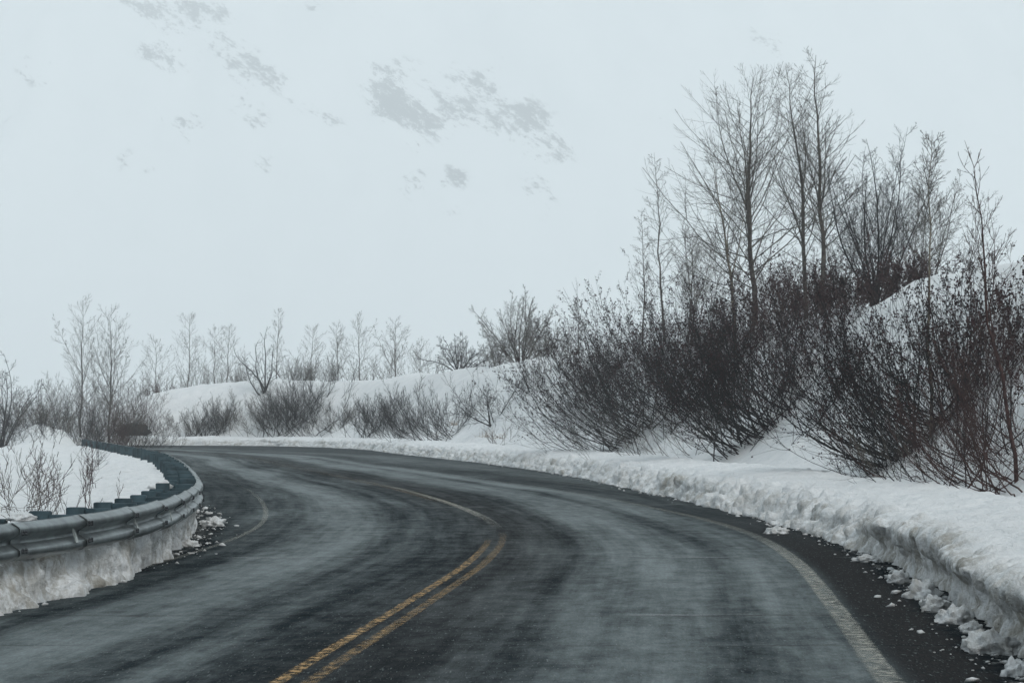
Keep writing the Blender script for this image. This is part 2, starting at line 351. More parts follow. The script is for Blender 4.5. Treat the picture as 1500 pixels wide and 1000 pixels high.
# ------------------------------------------------------------------ swept snow banks
RP = catmull([(-8.2, 2), (-6.1, 9), (-4.95, 14.5), (-4.12, 19.9), (-3.82, 22.8), (-3.76, 24.7), (-3.79, 26.6), (-3.95, 29.1), (-4.35, 33.3), (-4.82, 36.8), (-6.95, 51.0), (-10.1, 69.5), (-13.9, 87.5), (-17.9, 106), (-20.6, 118)], 10)
def sweep_bank(name, line, sgn, prof_cut, prof_soft, blendf, y0, y1, lump, ncol, dens, dirtf, seed):
    L = arclen(line); ymid = line[:, 1]
    i0 = np.argmax(ymid > y0); s0 = L[i0]; s1 = L[np.argmax(ymid > y1)] if ymid.max() > y1 else L[-1]
    ss = [s0]
    while ss[-1] < s1:
        p = resample(line, [ss[-1]])[0]; ss.append(ss[-1] + max(.02, dens * math.hypot(p[0], p[1])))
    ss = np.array(ss); P = resample(line, ss); t = np.gradient(P, axis=0); t /= np.linalg.norm(t, axis=1)[:, None]
    for _ in range(3): t[1:-1] = (t[:-2] + t[1:-1] + t[2:]) / 3
    nrm = np.stack([t[:, 1], -t[:, 0]], 1) * sgn
    def rs(pr):
        pr = np.array(pr, float); a = arclen(pr); ta = np.linspace(0, 1, ncol) ** 1.25 * a[-1]; return np.stack([np.interp(ta, a, pr[:, 0]), np.interp(ta, a, pr[:, 1])], 1)
    A, B = rs(prof_cut), rs(prof_soft); b = blendf(P[:, 1], ss)[:, None]
    D = A[None, :, 0] * (1 - b) + B[None, :, 0] * b; Z = A[None, :, 1] * (1 - b) + B[None, :, 1] * b
    wav = fbm(ss * .35, 0, 0, 3, seed)[:, None]; D = D + wav * .22 * np.linspace(1, .2, ncol)[None, :] + np.abs(fbm(ss * 1.4, 3, 0, 3, seed + 1))[:, None] * .14 * np.linspace(1, .2, ncol)[None, :]
    Z = Z * (1 + .18 * fbm(ss * .22, 9, 0, 3, seed + 2)[:, None])
    X = P[:, 0:1] + nrm[:, 0:1] * D; Y = P[:, 1:2] + nrm[:, 1:2] * D
    G = np.stack([X, Y, Z], -1)
    du = np.gradient(G, axis=0); dv = np.gradient(G, axis=1); nn = np.cross(du, dv) * (1 if sgn > 0 else -1); nn = -nn if nn[..., 2].mean() < 0 else nn
    nn /= np.linalg.norm(nn, axis=2)[..., None] + 1e-9
    tt = np.linspace(0, 1, ncol)[None, :]
    face = (1 - sstep(tt, .24 + .06 * b, .40 + .08 * b))
    big = (1 - cell(X * 2.6, Y * 2.6, Z * 3.2, seed)) ; sm = (1 - cell(X * 8, Y * 8, Z * 9, seed + 3))
    f1 = fbm(X * 3, Y * 3, Z * 3, 4, seed + 5)
    f3 = fbm(X * 14, Y * 14, Z * 14, 3, seed + 9)
    disp = face * (lump * (.5 + .5 * b) * ((big - .45) * 1.0 + (sm - .5) * .42 + f1 * .75) + f3 * .022) + (1 - face) * (f1 * .065 + f3 * .022 + (sm - .5) * .03)
    disp = disp * sstep(tt, -.001, .04)
    G = G + nn * disp[..., None]
    G[:, 0, 2] = -.06
    dirt = np.clip(dirtf(tt, b) * (0.55 + 1.2 * np.clip(fbm(X * .8, Y * .8, Z, 3, seed + 7) + .35, 0, 1)), 0, 1)
    o = link(name, mesh_np(name, G.reshape(-1, 3), grid_faces(len(ss), ncol), attrs={'dirt': dirt.ravel()}), M['snow']); return tag(o, kind='structure')
cut = [(.06, -.06), (.06, .0), (.12, .12), (.10, .24), (.0, .33), (-.03, .39), (.03, .45), (.2, .50), (.6, .54), (1.2, .60), (1.9, .66), (2.3, .62), (2.7, .46), (3.2, .30)]
soft = [(-.22, -.06), (-.20, .0), (-.08, .10), (.06, .19), (.16, .28), (.28, .36), (.45, .43), (.7, .49), (1.0, .53), (1.4, .57), (1.9, .60), (2.3, .56), (2.7, .44), (3.2, .28)]
def blR(Y, s): return np.clip(sstep(Y, 27, 31) * (.92 + .9 * fbm(s * .18, 4, 0, 2, 77)) + sstep(-Y, -16, -13) * 0, 0, 1)
dR_ = lambda tt, b: (1 - sstep(tt, .20, .34)) * (.95 - .40 * b) + .05
sweep_bank('snow_bank', RE, 1, cut, soft, blR, 5, 172, .20, 84, .0022, dR_, 11)
cutL = [(.06, -.06), (.06, .0), (.07, .12), (.05, .25), (.04, .36), (.10, .42), (.4, .42), (.8, .40), (1.2, .36), (1.6, .28)]
softL = [(-.12, -.06), (-.10, .02), (.0, .10), (.06, .2), (.10, .3), (.2, .38), (.4, .42), (.8, .38), (1.2, .34), (1.6, .28)]
def blL(Y, s): return np.clip(sstep(-Y, -26, -21) * .9 + .35 * fbm(s * .4, 4, 0, 2, 78), 0, 1)
dL_ = lambda tt, b: (1 - sstep(tt, .32, .48)) * .85 + .05
sweep_bank('snow_bank', RP, -1, cutL, softL, blL, 5, 117, .15, 60, .0022, dL_, 41)

# ------------------------------------------------------------------ plants
def tubes(P, R, k=3):
    N_, n, _ = P.shape; T = np.gradient(P, axis=1); T /= np.linalg.norm(T, axis=2)[..., None] + 1e-9
    ref = np.array([.31, .52, .8]); ref = ref / np.linalg.norm(ref); U = np.cross(T, ref); U /= np.linalg.norm(U, axis=2)[..., None] + 1e-6; W = np.cross(T, U)
    a = np.arange(k) * 2 * math.pi / k
    V = P[:, :, None, :] + R[:, :, None, None] * (np.cos(a)[None, None, :, None] * U[:, :, None, :] + np.sin(a)[None, None, :, None] * W[:, :, None, :])
    base = (np.arange(N_) * n * k)[:, None, None]; i = np.arange(n - 1)[None, :, None] * k; j = np.arange(k)[None, None, :]; j2 = (j + 1) % k
    Fq = np.stack([base + i + j, base + i + j2, base + i + k + j2, base + i + k + j], -1).reshape(-1, 4)
    return V.reshape(-1, 3), Fq
def tube_mesh(name, sets):
    Vs, Fs, o = [], [], 0
    for P, R, k in sets:
        if len(P) == 0: continue
        v, f = tubes(P, R, k); Vs.append(v); Fs.append(f + o); o += len(v)
    return mesh_np(name, np.vstack(Vs), np.vstack(Fs), smooth=True)
def norm(v): return v / (np.linalg.norm(v, axis=-1)[..., None] + 1e-9)
def run(pos, d, L, n, up, wig, rng, r0, tip=.25, pull=None):
    """grow polylines from pos in direction d, bending towards up"""
    N_ = len(pos); P = np.zeros((N_, n, 3)); P[:, 0] = pos; d = norm(d); st = (L / (n - 1))[:, None]
    for i in range(1, n):
        P[:, i] = P[:, i - 1] + d * st
        d = d + rng.normal(0, wig, (N_, 3)); d[:, 2] += up
        if pull is not None: d = d + pull
        d = norm(d)
    return P, r0[:, None] * np.linspace(1, tip, n)[None, :]
def spawn(par, cnt, t0, t1, ang, lenf, n, up, wig, rr, rng, rmin=.002, pull=None, zmax=None):
    P, R, L = par; N_, npt, _ = P.shape
    idx = np.repeat(np.arange(N_), cnt); M_ = len(idx)
    t = (np.tile(np.arange(cnt), N_) + rng.random(M_)) / cnt * (t1 - t0) + t0
    f = t * (npt - 1); i = np.clip(f.astype(int), 0, npt - 2); q = (f - i)[:, None]
    pos = P[idx, i] * (1 - q) + P[idx, i + 1] * q; tan = norm(P[idx, i + 1] - P[idx, i]); pr = R[idx, i] * (1 - q[:, 0]) + R[idx, i + 1] * q[:, 0]
    az = np.tile(np.arange(cnt), N_) * 2.4 + rng.random(M_) * 1.2 + np.repeat(rng.random(N_) * 6.28, cnt)
    u = norm(np.cross(tan, np.array([.2, .3, .93]) + 0 * tan)); v = np.cross(tan, u)
    a = np.radians(ang + rng.normal(0, ang * .2, M_)); perp = np.cos(az)[:, None] * u + np.sin(az)[:, None] * v
    d = np.cos(a)[:, None] * tan + np.sin(a)[:, None] * perp
    nl = L[idx] * lenf(t) * (.65 + .6 * rng.random(M_)); r0 = np.maximum(pr * rr, rmin)
    CP, CR = run(pos, d, nl, n, up, wig, rng, r0, .35, pull); return CP, CR, nl

ITEMS = {}
def plant(name, loc, label, cat, group, trunk=None, crown=None, mt=None, mc=None, leaves=None, cn='crown', tn='trunk'):
    e = empty(name, loc, label, cat, group)
    if trunk is not None: link(tn, trunk, mt, e)
    if crown is not None: link(cn, crown, mc, e)
    if leaves is not None: link('withered_leaves', leaves, M['leaf'], e)
    return e

TW = lambda Y: min(max(1.0, Y / 80), 1.7)
def slender(px, Y, top, label, seed, r=.06, lean=(0, 0), dens=1.0, bark='grey', crown='grey', group='tall bare trees above the bank', spread=.30, low=.22, py=None, fork=0, ang=48, name='bare_tree', up=.045, tw=1.0, bend=None):
    """single-trunk deciduous tree with ascending side branches"""
    rng = np.random.default_rng(seed)
    loc = on_ray(px, py) if py else at_depth(px, Y); Y = loc[1]; Hh = row_of(top, Y) - loc[2]
    n0 = 14; zz = np.linspace(0, 1, n0); wv = np.cumsum(rng.normal(0, .006, (n0, 2)), axis=0) * Hh; wv -= wv[0]
    T = np.stack([wv[:, 0] + lean[0] * Hh * zz ** 1.3, wv[:, 1] + lean[1] * Hh * zz, zz * Hh - .25 * (zz == 0)], -1)
    if bend is not None: T[:, 0] += np.interp(zz, bend[0], bend[1])
    TR = r * (1 - .95 * zz) ** .9
    st = (T[None], TR[None], np.array([Hh])); tr = [(T[None], TR[None], 6)]
    if fork:
        FP, FR, FL = spawn(st, fork, .18, .62, 26, lambda t: (1 - t) * .85, 11, .08, .07, .55, rng); FR *= np.linspace(1, .4, FR.shape[1])[None]
        tr.append((FP, FR, 5)); stems = [st, (FP, FR, FL)]
    else: stems = [st]
    cr = []
    for si, (P, R, L) in enumerate(stems):
        nb = int((46 if si == 0 else 20) * dens)
        shape = (lambda t: spread * (np.clip((t - low) / .12 + .45, .3, 1)) * (1.08 - t) ** .7 * 1.5) if si == 0 else (lambda t: .34 * (1.1 - t))
        b1 = spawn((P, R, L), nb, low if si == 0 else .15, .97, ang, shape, 10, up, .075, .30, rng, .006 * TW(Y))
        b2 = spawn(b1, int(6 * tw), .12, .95, 34, lambda t: .60 * (1.12 - t), 7, .075, .07, .55, rng, .0045 * TW(Y))
        b3 = spawn(b2, int(4 * tw), .15, .92, 34, lambda t: .60 * (1.1 - t), 5, .06, .08, .7, rng, .0034 * TW(Y))
        cr += [(b1[0], b1[1], 4), (b2[0], b2[1], 3), (b3[0], b3[1], 3)]
    return plant(name, loc, label, 'tree', group, tube_mesh('trunk', tr), tube_mesh('crown', cr), M[bark], M[crown])

def multi(px, Y, top, width, label, seed, stems=9, bark='grey', group='tall bare trees above the bank', py=None, lean=(0, 0), dens=1.0, name='bare_tree', cat='tree', r=.035, wig=.10, leaf=0, fan=1.0, gnarl=0.0):
    """several stems fanning out of one foot, rounded crown; width in photo pixels"""
    rng = np.random.default_rng(seed)
    loc = on_ray(px, py) if py else at_depth(px, Y); Y = loc[1]; Hh = row_of(top, Y) - loc[2]; Wm = width / F * Y
    az = np.arange(stems) * 2.4 + rng.random(stems); tilt = np.sqrt((np.arange(stems) + .5) / stems) * math.atan2(Wm * .95 * fan, Hh)
    d = np.stack([np.sin(tilt) * np.cos(az) + lean[0], np.sin(tilt) * np.sin(az) + lean[1], np.cos(tilt)], -1)
    L = Hh * (1.0 - .20 * (tilt / (tilt.max() + 1e-6)) ** 2) / np.cos(tilt * .8) ** .8 * (.85 + .17 * rng.random(stems)); L[0] = Hh * 1.02
    pos = np.stack([rng.normal(0, .10, stems), rng.normal(0, .10, stems), np.full(stems, -.15)], -1)
    P, R = run(pos, d, L, 12, .012, wig * .55 + gnarl, rng, r * .8 * (.6 + .5 * rng.random(stems)), .14)
    b1 = spawn((P, R, L), int(12 * dens), .16, .97, 36 + gnarl * 120, lambda t: .46 * (1.12 - t), 8, .04, wig + gnarl, .42, rng, .006 * TW(Y))
    b2 = spawn(b1, int(7 * dens), .12, .96, 40, lambda t: .48 * (1.12 - t), 6, .04, wig + gnarl, .6, rng, .0045 * TW(Y))
    b3 = spawn(b2, int(4 * dens), .15, .96, 42, lambda t: .5 * (1.1 - t), 4, .03, .12, .7, rng, .0034 * TW(Y))
    lv = leafmesh(b2, leaf, rng, .5, 1) if leaf else None
    e = plant(name, loc, label, cat, group, None, tube_mesh('crown', [(b1[0], b1[1], 4), (b2[0], b2[1], 3), (b3[0], b3[1], 3)]), M[bark], M[bark], lv)
    for i in range(stems): link('stem', tube_mesh('stem', [(P[i:i+1], R[i:i+1], 5)]), M[bark], e)
    return e

def leafmesh(par, count, rng, t0, t1, size=.028):
    P, R, L = par; idx = rng.integers(0, len(P), count); f = (t0 + (t1 - t0) * rng.random(count)) * (P.shape[1] - 1); i = np.clip(f.astype(int), 0, P.shape[1] - 2); q = (f - i)[:, None]
    c = P[idx, i] * (1 - q) + P[idx, i + 1] * q + rng.normal(0, .02, (count, 3))
    a = norm(rng.normal(0, 1, (count, 3)) + np.array([0, 0, -.5])); b = norm(np.cross(a, rng.normal(0, 1, (count, 3)))); e = np.cross(a, b)
    s = size * (.6 + .9 * rng.random(count))[:, None]
    V = np.stack([c - a * s, c + b * s * .55 + e * s * .15, c + a * s, c - b * s * .55 + e * s * .15], 1).reshape(-1, 3)
    V2 = np.stack([c - a * s, c + e * s * .5, c + a * s, c - e * s * .5], 1).reshape(-1, 3)
    n = count; Fq = np.arange(n * 8).reshape(-1, 4)
    return mesh_np('withered_leaves', np.vstack([V, V2]), Fq, smooth=False)

def shrub(px, py, top, width, label, seed, stems=36, lean=(-.6, -.2), bark='dark', leaf=0, Y=None, group='dark shrubs on the bank', dens=1.0, r=.018, up=.11, wig=.05, foot=.25, name='shrub', leafsize=.028, tilt0=62, cn='branches'):
    """many arching stems pressed down the slope and curving up again"""
    rng = np.random.default_rng(seed)
    loc = on_ray(px, py) if py else at_depth(px, Y); Y = loc[1]; Hh = max(row_of(top, Y) - loc[2], .3); Wm = width / F * Y
    az = rng.random(stems) * 6.28; tl = np.radians(tilt0) * np.sqrt(rng.random(stems))
    d = np.stack([np.sin(tl) * np.cos(az) + lean[0] * (.4 + rng.random(stems)), np.sin(tl) * np.sin(az) * .7 + lean[1], np.cos(tl) * (.75 if abs(lean[0]) < .3 else .38) + .08], -1)
    L = np.sqrt(Hh ** 2 + (Wm * .35) ** 2) * (.62 + .46 * rng.random(stems))
    pos = np.stack([rng.normal(0, foot * 1.3, stems), rng.normal(0, foot * 1.3, stems), np.full(stems, -.12)], -1)
    pos[:, 2] += H(pos[:, 0] + loc[0], pos[:, 1] + loc[1], False) - loc[2]
    P, R = run(pos, d, L * (1.0 if abs(lean[0]) < .3 else 1.12), 14, up * (.8 if abs(lean[0]) < .3 else 1.05), wig, rng, r * .50 * (.4 + .8 * rng.random(stems) ** 1.5), .2)
    # keep the lowest stems above the snow
    X = P[..., 0] + loc[0]; Yw = P[..., 1] + loc[1]; gz = H(X, Yw, False) - loc[2]; P[:, 1:, 2] = np.maximum(P[:, 1:, 2], gz[:, 1:] + .02 + .06 * rng.random((stems, 1)))
    mz = np.percentile(P[:, -1, 2], 92); sc = Hh / max(mz, .2)
    if sc < 1: P[..., 2] *= sc
    b1 = spawn((P, R, L), int(10 * dens), .16, .98, 30, lambda t: .42 * (1.15 - t), 7, .07, .08, .5, rng, .0045 * TW(Y))
    b2 = spawn(b1, int(7 * dens), .1, .97, 32, lambda t: .46 * (1.15 - t), 5, .08, .10, .65, rng, .003 * TW(Y))
    lv = leafmesh(b2, leaf, rng, .4, 1, leafsize) if leaf else None
    if stems <= 14:
        e = empty(name, loc, label, 'shrub', group); c1 = len(b1[0]) // stems; c2 = len(b2[0]) // stems
        for i in range(stems):
            link('stem', tube_mesh('stem', [(P[i:i+1], R[i:i+1], 5), (b1[0][i*c1:(i+1)*c1], b1[1][i*c1:(i+1)*c1], 3), (b2[0][i*c2:(i+1)*c2], b2[1][i*c2:(i+1)*c2], 3)]), M[bark], e)
        return e
    return plant(name, loc, label, 'shrub', group, tube_mesh('stems', [(P, R, 5)]), tube_mesh(cn, [(b1[0], b1[1], 3), (b2[0], b2[1], 3)]), M[bark], M[bark], lv, cn=cn, tn='stems')

# tall trees above the right bank
slender(1105, 84, 112, 'tallest broad bare tree above the bank with thick dark trunk and ascending limbs', 3, r=.115, fork=4, dens=1.15, spread=.44, low=.14, ang=52, bark='grey', tw=1.2)
slender(1078, 82, 225, 'pale-trunked leaning tree just left of the thickest trunk', 5, r=.075, lean=(-.12, 0), bark='pale', crown='grey', spread=.36, dens=1.0, fork=2, ang=60)
slender(1181, 76, 98, 'left one of the two slim twin-like poplars with a forked top', 7, r=.085, lean=(-.03, 0), fork=2, spread=.24, dens=1.2, bark='grey')
slender(1207, 75, 78, 'tallest slim bare tree reaching highest of all above the bank', 9, r=.095, fork=2, spread=.22, dens=1.3, bark='grey')
multi(1283, 70, 182, 150, 'many-stemmed bare tree with blackish fanning stems on the crest', 11, stems=13, bark='dark', r=.05, dens=1.25, fan=1.0)
multi(1345, 74, 200, 150, 'hazy fine-twigged bare tree behind the pale thin stem', 13, stems=8, bark='grey', r=.03, dens=1.35, fan=1.1)
slender(1363, None, 190, 'thin pale brown tree rising from the slope through the big shrub', 15, py=640, r=.038, spread=.17, low=.55, bark='pale', dens=.9, ang=45)
slender(1490, None, 205, 'thin crooked tree with forked top at the right end of the bank', 17, py=705, r=.036, lean=(-.11, 0), fork=2, spread=.2, low=.4, dens=.35, bark='red', crown='red', ang=32, tw=.7)
multi(1395, 78, 262, 140, 'low wide pale tree with drooping outer twigs right of the crest', 19, stems=6, bark='grey', r=.025, fan=1.3)
slender(975, 100, 222, 'narrow upright sapling with a bare spire left of the tall trees', 21, r=.055, lean=(-.05, 0), spread=.16, dens=.9, low=.2, ang=60)
slender(941, 102, 305, 'short narrow sapling beside the bare spire sapling', 23, r=.04, spread=.13, dens=.8, low=.2, ang=55)
slender(1010, 98, 345, 'small bushy sapling between the spire sapling and the thickest trunk', 25, r=.04, spread=.3, dens=1.0, low=.2)
multi(1020, 92, 270, 110, 'loose many-stemmed young tree left of the pale leaning trunk', 27, stems=6, bark='grey', r=.028)
multi(1145, 84, 330, 90, 'low understorey tree between the thickest trunk and the twin poplars', 29, stems=7, bark='grey', r=.022)
multi(1240, 76, 270, 110, 'low twiggy tree between the tallest slim tree and the blackish fanning one', 31, stems=7, bark='grey', r=.022, fan=1.3)

# trees on the ridge, centre
G2 = 'bare trees on the ridge in the middle distance'
multi(762, 150, 418, 100, 'oval bare tree standing highest on the middle of the ridge', 33, stems=15, group=G2, bark='grey', r=.07, dens=1.3, fan=1.35)
multi(672, 158, 476, 100, 'low round-headed tree with dark crooked stems on the ridge', 35, stems=14, group=G2, bark='dark', r=.06, gnarl=.07, fan=1.7)
multi(806, 142, 462, 80, 'low twiggy tree right of the oval tree on the ridge', 37, stems=8, group=G2, r=.035)
multi(726, 150, 482, 60, 'small twiggy tree touching the left side of the oval tree', 39, stems=8, group=G2, r=.035)
slender(580, 185, 468, 'spreading sapling left of the round-headed ridge tree', 41, r=.07, group=G2, fork=3, spread=.42, low=.1, ang=50, dens=.45)
slender(528, 190, 466, 'slim straight-trunked sapling on the flat of the ridge', 43, r=.06, group=G2, spread=.42, ang=48, low=.1, dens=.45)
slender(495, 190, 474, 'thin twin-topped sapling over the left part of the flat snow shoulder', 45, r=.05, group=G2, spread=.36, fork=1, ang=46, low=.12, dens=.4)
slender(458, 190, 476, 'thin sapling at the left end of the flat snow shoulder', 47, r=.05, group=G2, spread=.38, ang=48, low=.12, dens=.4)
slender(615, 180, 500, 'faint short sapling beside the round-headed ridge tree', 49, r=.035, group=G2, spread=.5, ang=48, low=.1, dens=.35)
slender(848, 132, 440, 'faint thin sapling poking out left of the dark shrubs', 51, r=.04, group=G2, spread=.3, ang=45, dens=.4)

# trees left
G3 = 'bare trees at the far left of the road'
slender(117, 172, 440, 'tall slim bare tree second from the left', 53, r=.08, group=G3, spread=.30, low=.2, dens=.6, ang=42, fork=2)
slender(160, 168, 456, 'broad vase-shaped bare tree beside the tall slim one', 55, r=.09, group=G3, spread=.36, fork=6, low=.15, dens=.55, ang=42)
slender(228, 190, 495, 'short slim sapling between the vase-shaped tree and the hillside', 57, r=.05, group=G3, spread=.42, low=.1, ang=48, dens=.45)
slender(274, 198, 460, 'upright narrow tree standing alone above the round hillside', 59, r=.06, group=G3, spread=.32, low=.1, fork=1, ang=40, dens=.5)
slender(314, 198, 480, 'thin tree above the highest part of the round hillside', 61, r=.05, group=G3, spread=.34, ang=44, low=.1, dens=.45)
slender(332, 196, 476, 'dark thin tree touching the leaning crooked one', 63, r=.06, group=G3, spread=.32, ang=44, low=.1, dens=.45)
multi(384, None, 486, 120, 'crooked tree leaning left over the snowy hillside', 65, py=578, stems=2, group=G3, bark='dark', r=.11, gnarl=.09, lean=(-.5, 0), fan=.5, dens=.8)
multi(388, None, 474, 100, 'crooked dark tree with twisting upright limbs', 67, py=574, stems=4, group=G3, bark='dark', r=.11, gnarl=.10, dens=.8)
slender(404, 190, 450, 'thin straight sapling rising behind the crooked dark tree', 69, r=.05, group=G3, spread=.22, ang=35, dens=.4)
multi(2, 122, 508, 110, 'wide dark bare tree cut off by the left side', 71, stems=9, group=G3, bark='dark', r=.06, gnarl=.05)
multi(190, 150, 560, 70, 'low dark bush-like tree left of the round hillside', 73, stems=9, group=G3, bark='grey', r=.03, name='bare_tree')

BACK = ['just right of the upright narrow tree', 'behind the gap before the crooked leaning tree', 'just right of the straight sapling', 'left of the leftmost sapling on the flat shoulder', 'between the two leftmost flat-shoulder saplings',
        'left of the slim straight-trunked sapling', 'right of the slim straight-trunked sapling', 'touching the left of the spreading sapling', 'right of the spreading sapling', 'left of the round-headed tree',
        'between the round-headed and the oval tree', 'hidden partly by the oval tree on its left', 'hidden partly by the oval tree on its right', 'last before the dark hedge']
BUSH = ['leftmost of all at the picture side', 'second from the left below the open sky', 'at the foot of the tall slim tree', 'between the tall slim and vase-shaped trees', 'just right of the vase-shaped tree', 'below the short slim sapling', 'where the round hillside begins']
for i, (px, Y, top, wd) in enumerate([(290, 205, 518, 60), (355, 205, 508, 50), (425, 198, 500, 50), (446, 198, 512, 50), (478, 200, 505, 60), (512, 200, 500, 60), (545, 198, 508, 60), (565, 198, 498, 50), (600, 195, 508, 50), (636, 190, 512, 50), (700, 165, 500, 50), (745, 162, 480, 60), (785, 158, 478, 60), (825, 150, 480, 60)]):
    multi(px + (i * 37) % 11 - 5, Y, top + (i * 53) % 19 - 9, wd, 'faint low bare tree behind the ridge, ' + BACK[i], 300 + i, stems=5 + i % 4, group='back row of faint bare trees behind the ridge', bark='grey', r=.035, dens=.7)
for i, (px, Y, top, wd) in enumerate([(18, 190, 560, 90), (60, 200, 545, 80), (95, 205, 530, 80), (135, 200, 540, 80), (180, 200, 535, 80), (215, 205, 530, 60), (250, 210, 548, 60)]):
    multi(px, Y, top, wd, 'hazy back-row bush beyond the field, ' + BUSH[i], 330 + i, stems=9, group='back row of hazy bushes beyond the far left field', bark=('grey', 'red')[i % 2], r=.04, dens=.9, name='shrub', cat='shrub')
# thicket plants far left and behind the ridge
G4 = 'thicket shrubs behind the far left field'
for i, (px, Y, top, wd, lab, bk) in enumerate([
    (30, 130, 575, 80, 'grey thicket shrub nearest the left side', 'grey'), (72, 140, 560, 80, 'grey thicket shrub left of the tall slim tree', 'grey'),
    (100, 150, 548, 70, 'twiggy thicket shrub at the foot of the tall slim tree', 'dark'), (140, 150, 555, 80, 'twiggy thicket shrub at the foot of the vase-shaped tree', 'grey'),
    (168, 160, 548, 60, 'purple-brown thicket shrub right of the vase-shaped trunk', 'red'), (205, 172, 552, 60, 'reddish shrub standing against the start of the round hillside', 'red'),
    (232, 186, 556, 50, 'low reddish shrub on the shoulder of the round hillside', 'red'), (52, 118, 598, 70, 'low dark shrub at the field edge on the left', 'dark'),
    (120, 135, 590, 70, 'low dark shrub at the field edge below the tall slim tree', 'dark'), (8, 112, 590, 60, 'low tangled shrub at the left side below the wide dark tree', 'dark'),
    (300, 196, 532, 60, 'low grey shrub on the crest of the round hillside', 'grey'), (345, 190, 530, 60, 'low grey shrub on the crest left of the crooked trees', 'grey'),
    (440, 188, 520, 50, 'dense twiggy shrub behind the left end of the flat snow shoulder', 'grey'), (475, 190, 515, 50, 'low twiggy shrub between the thin saplings of the flat shoulder', 'grey'),
    (152, 140, 585, 50, 'dark clump behind the end of the guardrail', 'dark'), (86, 124, 590, 60, 'grey twiggy clump on the low left ridge', 'grey')]):
    shrub(px, None, top, wd, lab, 200 + i, Y=Y, stems=22, lean=(0, 0), bark=bk, group=G4, dens=1.0, r=.022, foot=.5, wig=.06, tilt0=38)
shrub(164, None, 590, 46, 'rust-red shrub behind the far end of the guardrail', 231, Y=128, stems=30, lean=(0, 0), bark='red', group=G4, r=.02, foot=.4, tilt0=35)

# shrubs on the bank
GB = 'shrubs on the snowy bank beside the road'
shrub(1345, 655, 400, 300, 'largest dark shrub whose stems sweep far left from a black root on the bank', 101, stems=105, lean=(-.85, -.15), leaf=5500, r=.034, foot=.32, up=.11, dens=.85, leafsize=.022)
shrub(1392, 612, 372, 150, 'tall upright leafy shrub behind the thin pale brown tree', 102, stems=34, lean=(-.08, 0), leaf=2600, r=.028, tilt0=40, dens=.85, leafsize=.022)
shrub(1115, 636, 420, 230, 'dark shrub sweeping left from a black root beside the bare snow gap', 103, stems=105, lean=(-.8, -.1), leaf=7500, r=.036, foot=.4, up=.11)
shrub(945, 628, 420, 230, 'dense black leafy shrub at the left end of the dark hedge', 104, stems=120, lean=(-.6, -.1), leaf=9500, r=.034, foot=.6, up=.11)
shrub(1010, 610, 400, 190, 'tall dark leafy shrub just right of the black one at the left end', 105, stems=60, lean=(-.25, 0), leaf=4000, r=.03, foot=.6)
shrub(1215, 600, 400, 150, 'dark leafy shrub in the middle of the bank behind the largest one', 106, stems=34, lean=(-.35, 0), leaf=2200, r=.028, foot=.5, dens=.85, leafsize=.022)
shrub(1160, 560, 375, 160, 'reddish leafy shrub just below the crest under the twin poplars', 107, stems=46, lean=(-.2, 0), leaf=3600, r=.026, bark='red', foot=.6)
shrub(1075, 540, 385, 150, 'reddish leafy shrub below the crest under the thickest trunk', 108, stems=44, lean=(-.2, 0), leaf=3200, r=.026, foot=.6, bark='red')
shrub(1245, None, 375, 130, 'low leafy shrub on the crest left of the blackish fanning tree', 109, Y=71, stems=40, lean=(-.1, 0), leaf=3400, r=.02, foot=.7, bark='red')
shrub(1335, None, 362, 110, 'low red-brown leafy shrub on the crest right of the fanning tree', 110, Y=66, stems=26, lean=(-.1, 0), leaf=1800, r=.02, foot=.5, bark='red')
shrub(1010, 668, 560, 170, 'low thin shrub lying flat along the snow above the road berm', 111, stems=34, lean=(-.5, -.1), r=.02, dens=.8, bark='grey', foot=.7)
shrub(1500, 705, 470, 200, 'bare arching shrub at the right side nearest the road', 112, stems=46, lean=(-.5, 0), r=.026, dens=.9, foot=.5, bark='red')
shrub(1440, 690, 500, 190, 'open bare shrub with crossing stems left of the rightmost one', 113, stems=38, lean=(-.5, 0), r=.025, dens=.9, foot=.45, bark='dark')
shrub(1480, 560, 370, 120, 'sparse leafy shrub around the foot of the thin crooked tree', 114, stems=26, lean=(-.1, 0), leaf=1200, r=.02, bark='red')
shrub(905, 665, 560, 130, 'low outer shrub at the foot of the black leafy one', 115, stems=34, lean=(-.7, 0), r=.018, bark='dark', foot=.5)
shrub(862, 590, 470, 90, 'thin reddish shrub left of the dark hedge', 116, stems=26, lean=(-.15, 0), r=.018, leaf=500, bark='red')
shrub(1290, 690, 600, 150, 'low bare stems under the largest dark shrub beside the berm', 117, stems=24, lean=(-.6, 0), r=.018, bark='dark', dens=.8)
shrub(1140, None, 392, 130, 'rust-tinged leafy shrub on the crest between the thickest trunk and the twin poplars', 118, Y=80, stems=40, lean=(-.1, 0), leaf=3600, r=.022, foot=.7, bark='red')
shrub(1195, None, 386, 120, 'rust-tinged leafy shrub on the crest right under the twin poplars', 119, Y=76, stems=40, lean=(-.1, 0), leaf=3600, r=.022, foot=.7, bark='red')
shrub(1290, None, 384, 110, 'rust-tinged leafy shrub under the blackish fanning tree', 120, Y=68, stems=34, lean=(-.1, 0), leaf=3000, r=.02, foot=.6, bark='red')
shrub(1495, 620, 430, 170, 'brownish tangled shrub high on the right side of the bank', 147, stems=26, lean=(-.35, 0), r=.024, dens=.9, foot=.5, bark='red', leaf=900)
shrub(1450, 560, 385, 130, 'thin leafy shrub near the crest left of the thin crooked tree', 148, stems=34, lean=(-.15, 0), r=.022, dens=.9, foot=.5, bark='dark', leaf=1500)
shrub(1385, 690, 560, 150, 'low bare stems leaning left beside the berm right of the black root', 149, stems=24, lean=(-.6, 0), r=.02, dens=.9, foot=.5, bark='grey')
